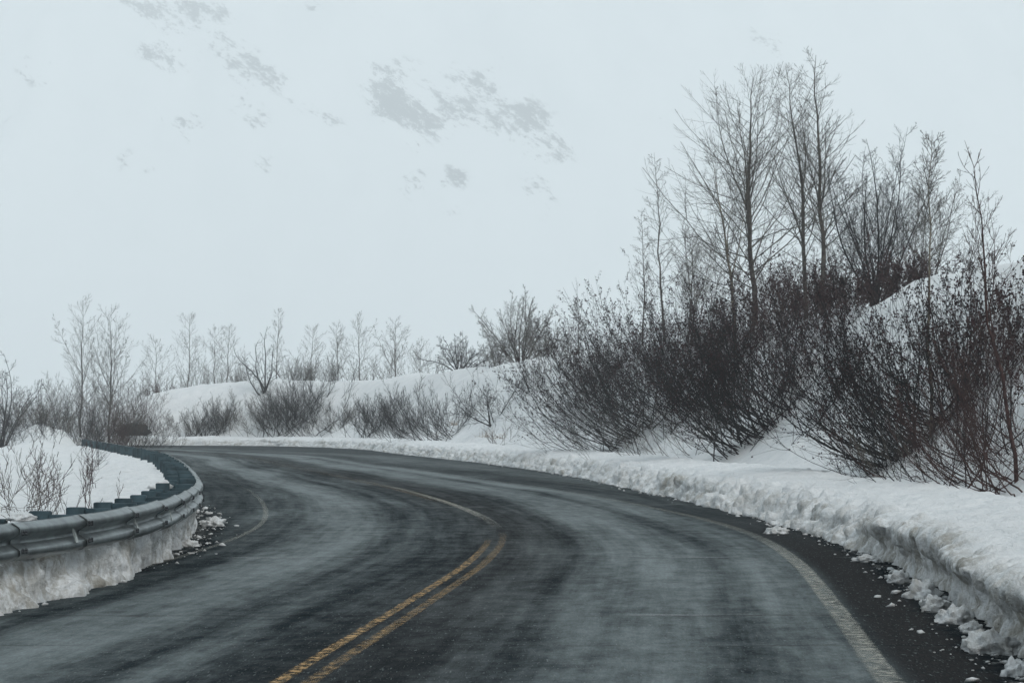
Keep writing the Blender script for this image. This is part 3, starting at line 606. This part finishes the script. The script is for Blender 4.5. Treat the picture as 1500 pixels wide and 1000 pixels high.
# middle bank
shrub(435, 625, 535, 90, 'dark rounded shrub below the crooked trees', 121, stems=100, lean=(-.05, 0), r=.055, group=GB, foot=.8, wig=.05)
shrub(395, 630, 565, 70, 'smaller grey shrub touching the left of the dark rounded shrub', 122, stems=50, lean=(-.1, 0), r=.03, group=GB, bark='grey', foot=.6)
shrub(312, 640, 580, 60, 'dark shrub low on the round hillside', 123, stems=60, lean=(0, 0), r=.045, group=GB, foot=.6)
shrub(280, 642, 600, 46, 'grey twiggy shrub at the foot of the round hillside', 124, stems=22, lean=(0, 0), r=.025, group=GB, bark='grey')
shrub(550, 634, 568, 90, 'thin-stemmed shrub directly under the flat snow shoulder', 125, stems=64, lean=(-.25, 0), r=.04, group=GB, bark='dark', foot=.7)
shrub(500, 628, 582, 60, 'sparse grey shrub between the dark rounded one and the thin-stemmed one', 126, stems=22, lean=(-.1, 0), r=.022, group=GB, bark='grey')
shrub(648, 645, 560, 90, 'slanting shrub with parallel stems leaning left', 127, stems=56, lean=(-.5, 0), r=.036, group=GB, bark='dark', foot=.7)
multi(722, None, 542, 110, 'open sprawling shrub with forked limbs on the white slope', 128, py=622, stems=7, group=GB, bark='dark', r=.04, lean=(-.35, 0), name='shrub', cat='shrub', fan=1.2, gnarl=.03)
multi(778, None, 522, 80, 'fallen-looking limb with thin twigs high on the white slope', 129, py=575, stems=3, group=GB, bark='dark', r=.035, lean=(-.8, 0), name='shrub', cat='shrub')
shrub(735, 655, 600, 40, 'small upright twigs above the berm near the sprawling shrub', 130, stems=9, lean=(0, 0), r=.018, group=GB, bark='red', dens=.7)
shrub(786, 560, 500, 30, 'little upright bush high on the white slope', 131, stems=14, lean=(0, 0), r=.016, group=GB, bark='grey', dens=.8, tilt0=30)
shrub(215, None, 610, 46, 'dark drooping shrub half buried beyond the guardrail end', 132, Y=150, stems=30, lean=(.25, 0), r=.03, group=GB, foot=.5)
shrub(250, 625, 588, 50, 'faint twiggy shrub spread over the left face of the round hillside', 133, stems=24, lean=(.2, 0), r=.02, group=GB, bark='grey', foot=.8)
shrub(345, 625, 578, 60, 'pale twiggy shrub between the dark low one and the grey one', 134, stems=24, lean=(-.1, 0), r=.02, group=GB, bark='grey', foot=.8)
shrub(225, 640, 604, 50, 'brownish twigs low beside the road where the guardrail ends', 135, stems=22, lean=(0, 0), r=.02, group=GB, bark='red', foot=.6)
shrub(590, 640, 575, 60, 'slanting dark shrub between the thin-stemmed one and the parallel-stemmed one', 136, stems=44, lean=(-.4, 0), r=.036, group=GB, bark='dark', foot=.5)
shrub(470, 640, 590, 60, 'low slanting twigs just behind the berm below the dark rounded shrub', 137, stems=24, lean=(-.3, 0), r=.022, group=GB, bark='dark', foot=.6)
# near left twigs
GN = 'thin shrubs growing in the left field behind the guardrail'
shrub(75, 752, 615, 80, 'sparse reddish shrub rising close behind the guardrail', 141, stems=14, lean=(0, 0), r=.010, group=GN, bark='red', dens=.6, foot=.25, tilt0=26, up=.03)
shrub(8, 750, 605, 100, 'grey arching shrub at the left side close behind the guardrail', 142, stems=14, lean=(.15, 0), r=.012, group=GN, bark='grey', dens=.7, foot=.25, tilt0=40, up=.03)
shrub(120, 716, 625, 40, 'tiny upright twigs in the open field', 143, stems=6, lean=(0, 0), r=.011, group=GN, bark='red', dens=.6, foot=.2, tilt0=22)
shrub(140, 690, 612, 44, 'small forked twig bush farther out in the open field', 144, stems=6, lean=(0, 0), r=.014, group=GN, bark='dark', dens=.7, foot=.1, tilt0=40)
shrub(110, 752, 650, 50, 'few bent twigs just right of the reddish field shrub', 145, stems=5, lean=(-.2, 0), r=.010, group=GN, bark='red', dens=.6, foot=.2, tilt0=30, up=.03)
shrub(40, 765, 690, 50, 'short tangled twigs pressed against the guardrail', 146, stems=8, lean=(-.1, 0), r=.009, group=GN, bark='grey', dens=.7, foot=.3, tilt0=45, up=.03)

# dead grass tufts on the bank
rng = np.random.default_rng(5); GP = []; GR = []
for px, py, nb in ((668, 622, 60), (715, 640, 50), (735, 642, 40), (640, 640, 20)):
    x, y, z = on_ray(px, py)
    for k in range(nb): GP.append((x + rng.normal(0, .25), y + rng.normal(0, .4), z - .03))
GP = np.array(GP); P, R = run(GP, rng.normal(0, .5, (len(GP), 3)) + np.array([0, 0, .8]), .25 + .25 * rng.random(len(GP)), 5, -.25, .1, rng, np.full(len(GP), .006), .3)
o = link('dead_grass', tube_mesh('dead_grass', [(P, R, 3)]), M['grass']); tag(o, 'tufts of yellow-brown dead grass poking out of the snowy bank', 'grass', kind='stuff')

# ------------------------------------------------------------------ guardrail
RA = arclen(RP)
rail = empty('guardrail', (RP[0][0], RP[0][1], 0), 'weathered steel guardrail curving along the left edge of the road', 'guardrail')
rail.location = (0, 0, 0)
PROF = [(.0, .0), (.018, .006), (.072, .040), (.080, .055), (.080, .088), (.070, .100), (.008, .138), (.0, .146), (.0, .174), (.008, .182), (.070, .220), (.080, .232), (.080, .265), (.072, .280), (.018, .314), (.0, .32)]
def frame(s):
    p = resample(RP, [s])[0]; a = resample(RP, [s - .05, s + .05]); t = a[1] - a[0]; t /= np.linalg.norm(t); return p, t, np.array([t[1], -t[0]])
s_near = float(np.interp(44, RP[:, 1], RA)); s = float(np.interp(8, RP[:, 1], RA)); off19 = float(np.interp(19.85, RP[:, 1], RA)); s = off19 - 1.9 * int((off19 - s) / 1.9)
joints = [s]
while joints[-1] < RA[-1] - 2: joints.append(joints[-1] + (1.9 if joints[-1] < s_near else 3.8))
joints[-1] = min(joints[-1], RA[-1] - .3)
rng = np.random.default_rng(8); ZB = .385
for a, b in zip(joints[:-1], joints[1:]):
    ns = 9; V = []; jit = rng.normal(0, .008)
    for side in (0, 1):
        for k in range(ns):
            q = k / (ns - 1); p, t, n_ = frame(a + (b + .10 - a) * q)
            sag = .006 * math.sin(q * math.pi)
            for (o_, z_) in PROF:
                oo = o_ * (1.0 + .07 * (1 - q)) + .012 * (1 - q) - (.006 if side else 0); V.append((p[0] + n_[0] * oo, p[1] + n_[1] * oo, ZB + z_ + jit * (q - .5) - sag))
    nc = len(PROF); f1 = grid_faces(ns, nc); f2 = f1[:, ::-1] + ns * nc; rim = []
    for k in range(ns - 1):
        for c in (0, nc - 1): i = k * nc + c; rim.append((i, i + nc, i + nc + ns * nc, i + ns * nc))
    for c in range(nc - 1):
        for k in (0, ns - 1): i = k * nc + c; rim.append((i, i + 1, i + 1 + ns * nc, i + ns * nc))
    nv = len(V); FQ = [tuple(f) for f in np.vstack([f1, f2, np.array(rim)])]; nb_ = len(FQ)
    if a < s_near:                                    # splice bolts at the lap
        for z_ in (.075, .095, .225, .245):
            for ds in (.05, .13):
                p, t, n_ = frame(a + ds); c = np.array([p[0] + n_[0] * .105, p[1] + n_[1] * .105, ZB + z_]); i0 = len(V)
                tt = np.array([t[0], t[1], 0]); nn_ = np.array([n_[0], n_[1], 0]); uu = np.array([0, 0, 1])
                for d in (0, .018):
                    for m_ in range(6): an = m_ * math.pi / 3; V.append(c + nn_ * (d - .012) + (tt * math.cos(an) + uu * math.sin(an)) * .016 * (1 if d == 0 else .75))
                for m_ in range(6): FQ.append((i0 + m_, i0 + (m_ + 1) % 6, i0 + 6 + (m_ + 1) % 6, i0 + 6 + m_))
                FQ += [(i0 + 6, i0 + 7, i0 + 8, i0 + 9), (i0 + 6, i0 + 9, i0 + 10, i0 + 11)]
    me = mesh_np('rail_panel', V, FQ, smooth=False); pn = link('rail_panel', me, M['rail'], rail); me.materials.append(M['bolt'])
    mi = np.zeros(len(me.polygons), np.int32); mi[nb_:] = 1; me.polygons.foreach_set('material_index', mi)
def boxmesh(name, c, t, n_, hx, hy, z0, z1, bev=.008):
    """upright box along t / n_ with small chamfers at the top"""
    V = []
    for (z, k) in ((z0, 0), (z1 - bev, 0), (z1, bev)):
        for sx, sy in ((-1, -1), (1, -1), (1, 1), (-1, 1)):
            V.append((c[0] + t[0] * sx * (hx - k) + n_[0] * sy * (hy - k), c[1] + t[1] * sx * (hx - k) + n_[1] * sy * (hy - k), z))
    Fq = [(0, 3, 2, 1), (8, 9, 10, 11)]
    for r in (0, 4):
        for i in range(4): j = (i + 1) % 4; Fq.append((r + i, r + j, r + j + 4, r + i + 4))
    return mesh_np(name, V, Fq, smooth=False)
s = joints[0] + .6; cnt = 0
while s < RA[-1] - .2 and cnt < 99:
    p, t, n_ = frame(s); top = (.735 if p[1] > 21.6 else .67) + rng.normal(0, .016)
    po = link('post', boxmesh('post', p - n_ * .34, t, n_, .075, .085, -.4, top), M['post'], rail)
    link('spacer_block', boxmesh('spacer_block', p - n_ * .128, t, n_, .065, .118, .40, (.70 if p[1] > 21.6 else .64) + rng.normal(0, .012)), M['post'], po)
    s += 1.27 if s < s_near else 2.4; cnt += 1
for sp in (21.4, 23.8, 26.2, 28.4):
    p, t, n_ = frame(float(np.interp(sp, RP[:, 1], RA))); c = p + n_ * .055; V = []
    for d in (0, .006):
        for (a_, z_) in ((-.05, .47), (.05, .47), (.03, .60), (-.03, .60)):
            V.append((c[0] + n_[0] * (.03 * (.6 - z_) / .1 + d) - t[0] * 0 + t[0] * a_, c[1] + n_[1] * (.03 * (.6 - z_) / .1 + d) + t[1] * a_, z_))
    link('reflector', mesh_np('reflector', V, [(0, 1, 2, 3), (7, 6, 5, 4), (0, 1, 5, 4), (1, 2, 6, 5), (2, 3, 7, 6), (3, 0, 4, 7)], smooth=False), M['tab'], rail)

# ------------------------------------------------------------------ snow clumps fallen on the asphalt
def ico(sub=3):
    import bmesh
    bm = bmesh.new(); bmesh.ops.create_icosphere(bm, subdivisions=sub, radius=1); V = np.array([v.co[:] for v in bm.verts]); Fq = np.array([[v.index for v in f.verts] for f in bm.faces]); bm.free(); return V, Fq
IV, IF = ico(4); IV2, IF2 = ico(1)
GC = 'clumps of snow fallen on the road edge'
def clump(px, py, wpx, hpx, label, seed):
    Y = EYE * F / (py - HOR); X = (px - 750) / F * Y; a = wpx / F * Y / 2; h = hpx / F * Y
    V = IV * np.array([a, a * 1.5, h]) ; 
    n1 = (1 - cell(IV[:, 0] * 1.7 + seed, IV[:, 1] * 1.7, IV[:, 2] * 1.7, seed)); n2 = fbm(IV[:, 0] * 3 + seed, IV[:, 1] * 3, IV[:, 2] * 3, 4, seed); n3 = 1 - cell(IV[:, 0] * 4.5, IV[:, 1] * 4.5 + seed, IV[:, 2] * 4.5, seed + 1)
    V = V * (.55 + .55 * n1 + .35 * n2 + .28 * n3)[:, None]; V[:, 2] = np.where(V[:, 2] < 0, V[:, 2] * .15, V[:, 2])
    o = link('snow_clump', mesh_np('snow_clump', V, IF, attrs={'dirt': np.clip(.45 + .6 * n2, 0, 1)}), M['snow']); o.location = (X, Y + a * .5, .0)
    tag(o, label, 'snow clump', GC)
for i, c in enumerate([(1452, 955, 80, 30, 'biggest white snow clump on the dark shoulder at the lower right'), (1492, 990, 45, 24, 'snow clump cut off by the lower right corner'),
    (1352, 876, 50, 26, 'snow clump below the pale cut snow wall'), (1372, 893, 46, 20, 'snow clump leaning on its neighbour below the cut snow wall'), (1402, 912, 56, 24, 'brownish snow clump left of the biggest one'),
    (1318, 853, 34, 16, 'small snow clump farthest up the dark shoulder'), (1425, 925, 34, 14, 'low dirty clump just above the biggest one'),
    (1138, 781, 34, 10, 'flat snow clump sticking out of the collapsed berm'), (1270, 822, 40, 9, 'flat crumbly clump at the foot of the lumpy berm'),
    (312, 770, 34, 12, 'light snow clump beside the bend of the guardrail'), (276, 800, 28, 9, 'low brownish clump at the foot of the guardrail bank'), (70, 868, 60, 22, 'lumpy snow slump under the near guardrail')]):
    clump(*c, 60 + i)
for X_, Y_, Z_, a_, h_, lab_ in ((-4.05, 20.6, .70, .16, .07, 'snow mound resting on top of the near guardrail'), (-4.42, 31.2, .69, .20, .12, 'snow mound caught on the guardrail blocks at the bend')):
    V = IV * np.array([a_, a_ * 1.2, h_]); V = V * (.75 + .4 * fbm(IV[:, 0] * 2, IV[:, 1] * 2, IV[:, 2] * 2 + a_ * 9, 4, 3))[:, None]; V[:, 2] = np.where(V[:, 2] < 0, V[:, 2] * .2, V[:, 2])
    o = link('snow_clump', mesh_np('snow_clump', V, IF, attrs={'dirt': np.full(len(V), .2)}), M['snow']); o.location = (X_ - .12, Y_, Z_); tag(o, lab_, 'snow clump', 'snow caught on the guardrail')
bx_, by_, bz_ = on_ray(197, 634, 150)
V = IV * np.array([1.5, 1.6, .75]); V = V * (.8 + .45 * fbm(IV[:, 0] * 1.5, IV[:, 1] * 1.5, IV[:, 2] * 1.5, 4, 91))[:, None]
o = link('boulder', mesh_np('boulder', V, IF, smooth=False), simple('dark_rock', (.03, .03, .032), .9, 0, .5, 2.0, .2)); o.location = (bx_, by_, bz_ + .05); tag(o, 'dark half-buried boulder beyond the bend above the road', 'boulder')
# crumbs
rng = np.random.default_rng(12); Vs = []; Fs = []; o_ = 0
for line, sg, cnt, y0, y1 in ((RE, -1, 1500, 13, 90), (LE, 1, 700, 18, 45)):
    L = arclen(line); sa, sb = np.interp([y0, y1], line[:, 1], L)
    for k in range(cnt):
        s = sa + (sb - sa) * rng.random() ** 1.6; p = resample(line, [s])[0]; q = resample(line, [s + .3])[0] - p; q /= np.linalg.norm(q); n_ = np.array([q[1], -q[0]])
        dens = pnoise(s * .9, 0, 0, 5)
        if dens < rng.normal(-.05, .15): continue
        d = abs(rng.normal(0, .22)) - .08; r = .006 + .020 * rng.random() ** 4 * (1 + s * .01)
        c = p + n_ * sg * d; v = IV2 * r * (.45 + 1.0 * rng.random((len(IV2), 1))) * np.array([1.4, 1.4, .7]); v = v + np.array([c[0], c[1], r * .4]); Vs.append(v); Fs.append(IF2 + o_); o_ += len(v)
o = link('snow_crumbs', mesh_np('snow_crumbs', np.vstack(Vs), np.vstack(Fs), attrs={'dirt': np.full(o_, .5)}), M['snow']); tag(o, 'small crumbs of dirty snow scattered along the road edges', 'snow crumbs', kind='stuff')

# ------------------------------------------------------------------ mountain
nx, ny = 420, 300; mx_ = np.linspace(-900, 900, nx); my_ = np.linspace(800, 1900, ny); YY, XX = np.meshgrid(my_, mx_, indexing='ij')   # half size, doubled below
crest = np.interp(XX, [-900, -300, -40, 60, 200, 400, 900], [420, 412, 405, 400, 400, 395, 380])
t = np.clip((YY - 800) / 650, 0, 1.15); ZZ = -6 + crest * np.where(t < 1, t ** 1.25, 1 - (t - 1) * 1.2)
ZZ = ZZ + t * (np.abs(fbm(XX * .006 + YY * .0018, YY * .0025, 0, 5, 14)) * -70 + fbm(XX * .02, YY * .012, 0, 4, 15) * 14) + 10 * t
XX, YY, ZZ = XX * 2, YY * 2, ZZ * 2
px = 750 + XX / YY * F; py = HOR - (ZZ - EYE) / YY * F
blobs = [(580, 135, 45, 38, 1.0), (620, 165, 45, 28, .9), (665, 165, 36, 22, .9), (700, 125, 46, 20, .9), (735, 180, 26, 28, .85), (768, 178, 40, 26, 1.0), (800, 215, 34, 26, 1.0), (600, 215, 20, 14, .7), (605, 265, 22, 20, .75), (662, 262, 18, 16, .8), (780, 268, 22, 18, .75), (808, 300, 14, 20, .7),
         (250, 92, 34, 22, 1.0), (225, 75, 20, 14, .7), (330, 60, 26, 20, .95), (370, 100, 40, 20, 1.0), (400, 115, 34, 14, .85), (215, 15, 50, 18, .9), (280, 20, 40, 18, .8), (320, 20, 26, 14, .8), (355, 150, 26, 14, .8), (375, 175, 20, 12, .8), (265, 182, 32, 18, .85), (235, 170, 22, 12, .6), (480, 172, 24, 10, .8), (445, 155, 24, 8, .6), (55, 105, 30, 18, .7), (388, 240, 14, 12, .7), (217, 247, 10, 6, .6), (183, 235, 10, 18, .5), (555, 30, 24, 16, .45), (465, 15, 20, 14, .5), (660, 310, 10, 10, .5), (715, 95, 24, 14, .6), (10, 180, 8, 8, .6), (1120, 60, 40, 30, .45), (980, 185, 30, 10, .4), (300, 380, 1, 1, 0)]
rock = np.zeros(px.shape)
for bx, by, sx, sy, a in blobs:
    dx, dy = px - bx, py - by; r = (dx * .86 + dy * .5) / sx, (-dx * .5 + dy * .86) / sy
    rock = np.maximum(rock, a * np.exp(-(r[0] ** 2 + r[1] ** 2) * .8))
m, t_, p = mat('mountain_rock_and_snow'); n = N(t_); P = n.geo(); a = n.attr('rock')
q3 = n.sep(P); e_ = n.m('SUBTRACT', q3[0], n.m('MULTIPLY', q3[2], 1.1)); f_ = n.m('ADD', q3[0], n.m('MULTIPLY', q3[2], 1.1))
q = n.comb(n.m('MULTIPLY', e_, .45), n.m('MULTIPLY', q3[1], .12), f_)
ns_ = n.m('ADD', n.m('MULTIPLY', n.noise(q, .022, 9, .78), .62), n.m('MULTIPLY', n.noise(q, .13, 6, .85), .50))
k = n.ramp(n.m('ADD', n.m('MULTIPLY', a, .305), n.m('ADD', n.m('MULTIPLY', n.m('SUBTRACT', ns_, .57), 2.5), .5)), .63, .80)
k = n.m('MULTIPLY', k, n.ramp(a, .06, .38)); n.put(p.inputs['Base Color'], n.mix(k, (.84, .86, .87), (.09, .095, .10))); p.inputs['Roughness'].default_value = .9
o = link('mountain', mesh_np('mountain', np.stack([XX, YY, ZZ], -1).reshape(-1, 3), grid_faces(ny, nx), attrs={'rock': rock.ravel()}), m); tag(o, kind='structure')

# ------------------------------------------------------------------ haze: one closed box round everything
DENS = 0.00070
bx = [(-3200, 3200), (-300, 4300), (-45, 900)]
V = [(x, y, z) for z in bx[2] for y in bx[1] for x in bx[0]]
me = mesh_np('haze', V, [(0, 2, 3, 1), (4, 5, 7, 6), (0, 1, 5, 4), (2, 6, 7, 3), (0, 4, 6, 2), (1, 3, 7, 5)], smooth=False)
hm = bpy.data.materials.new('haze_air'); hm.use_nodes = True; t_ = hm.node_tree; t_.nodes.clear()
ho = t_.nodes.new('ShaderNodeOutputMaterial'); pv = t_.nodes.new('ShaderNodeVolumePrincipled'); pv.inputs['Color'].default_value = (.978, .994, 1.0, 1); pv.inputs['Density'].default_value = DENS
pv.inputs['Anisotropy'].default_value = 0.25
t_.links.new(pv.outputs[0], ho.inputs['Volume']); o = link('haze', me, hm); tag(o, 'pale winter haze filling the valley air', 'haze', kind='stuff')
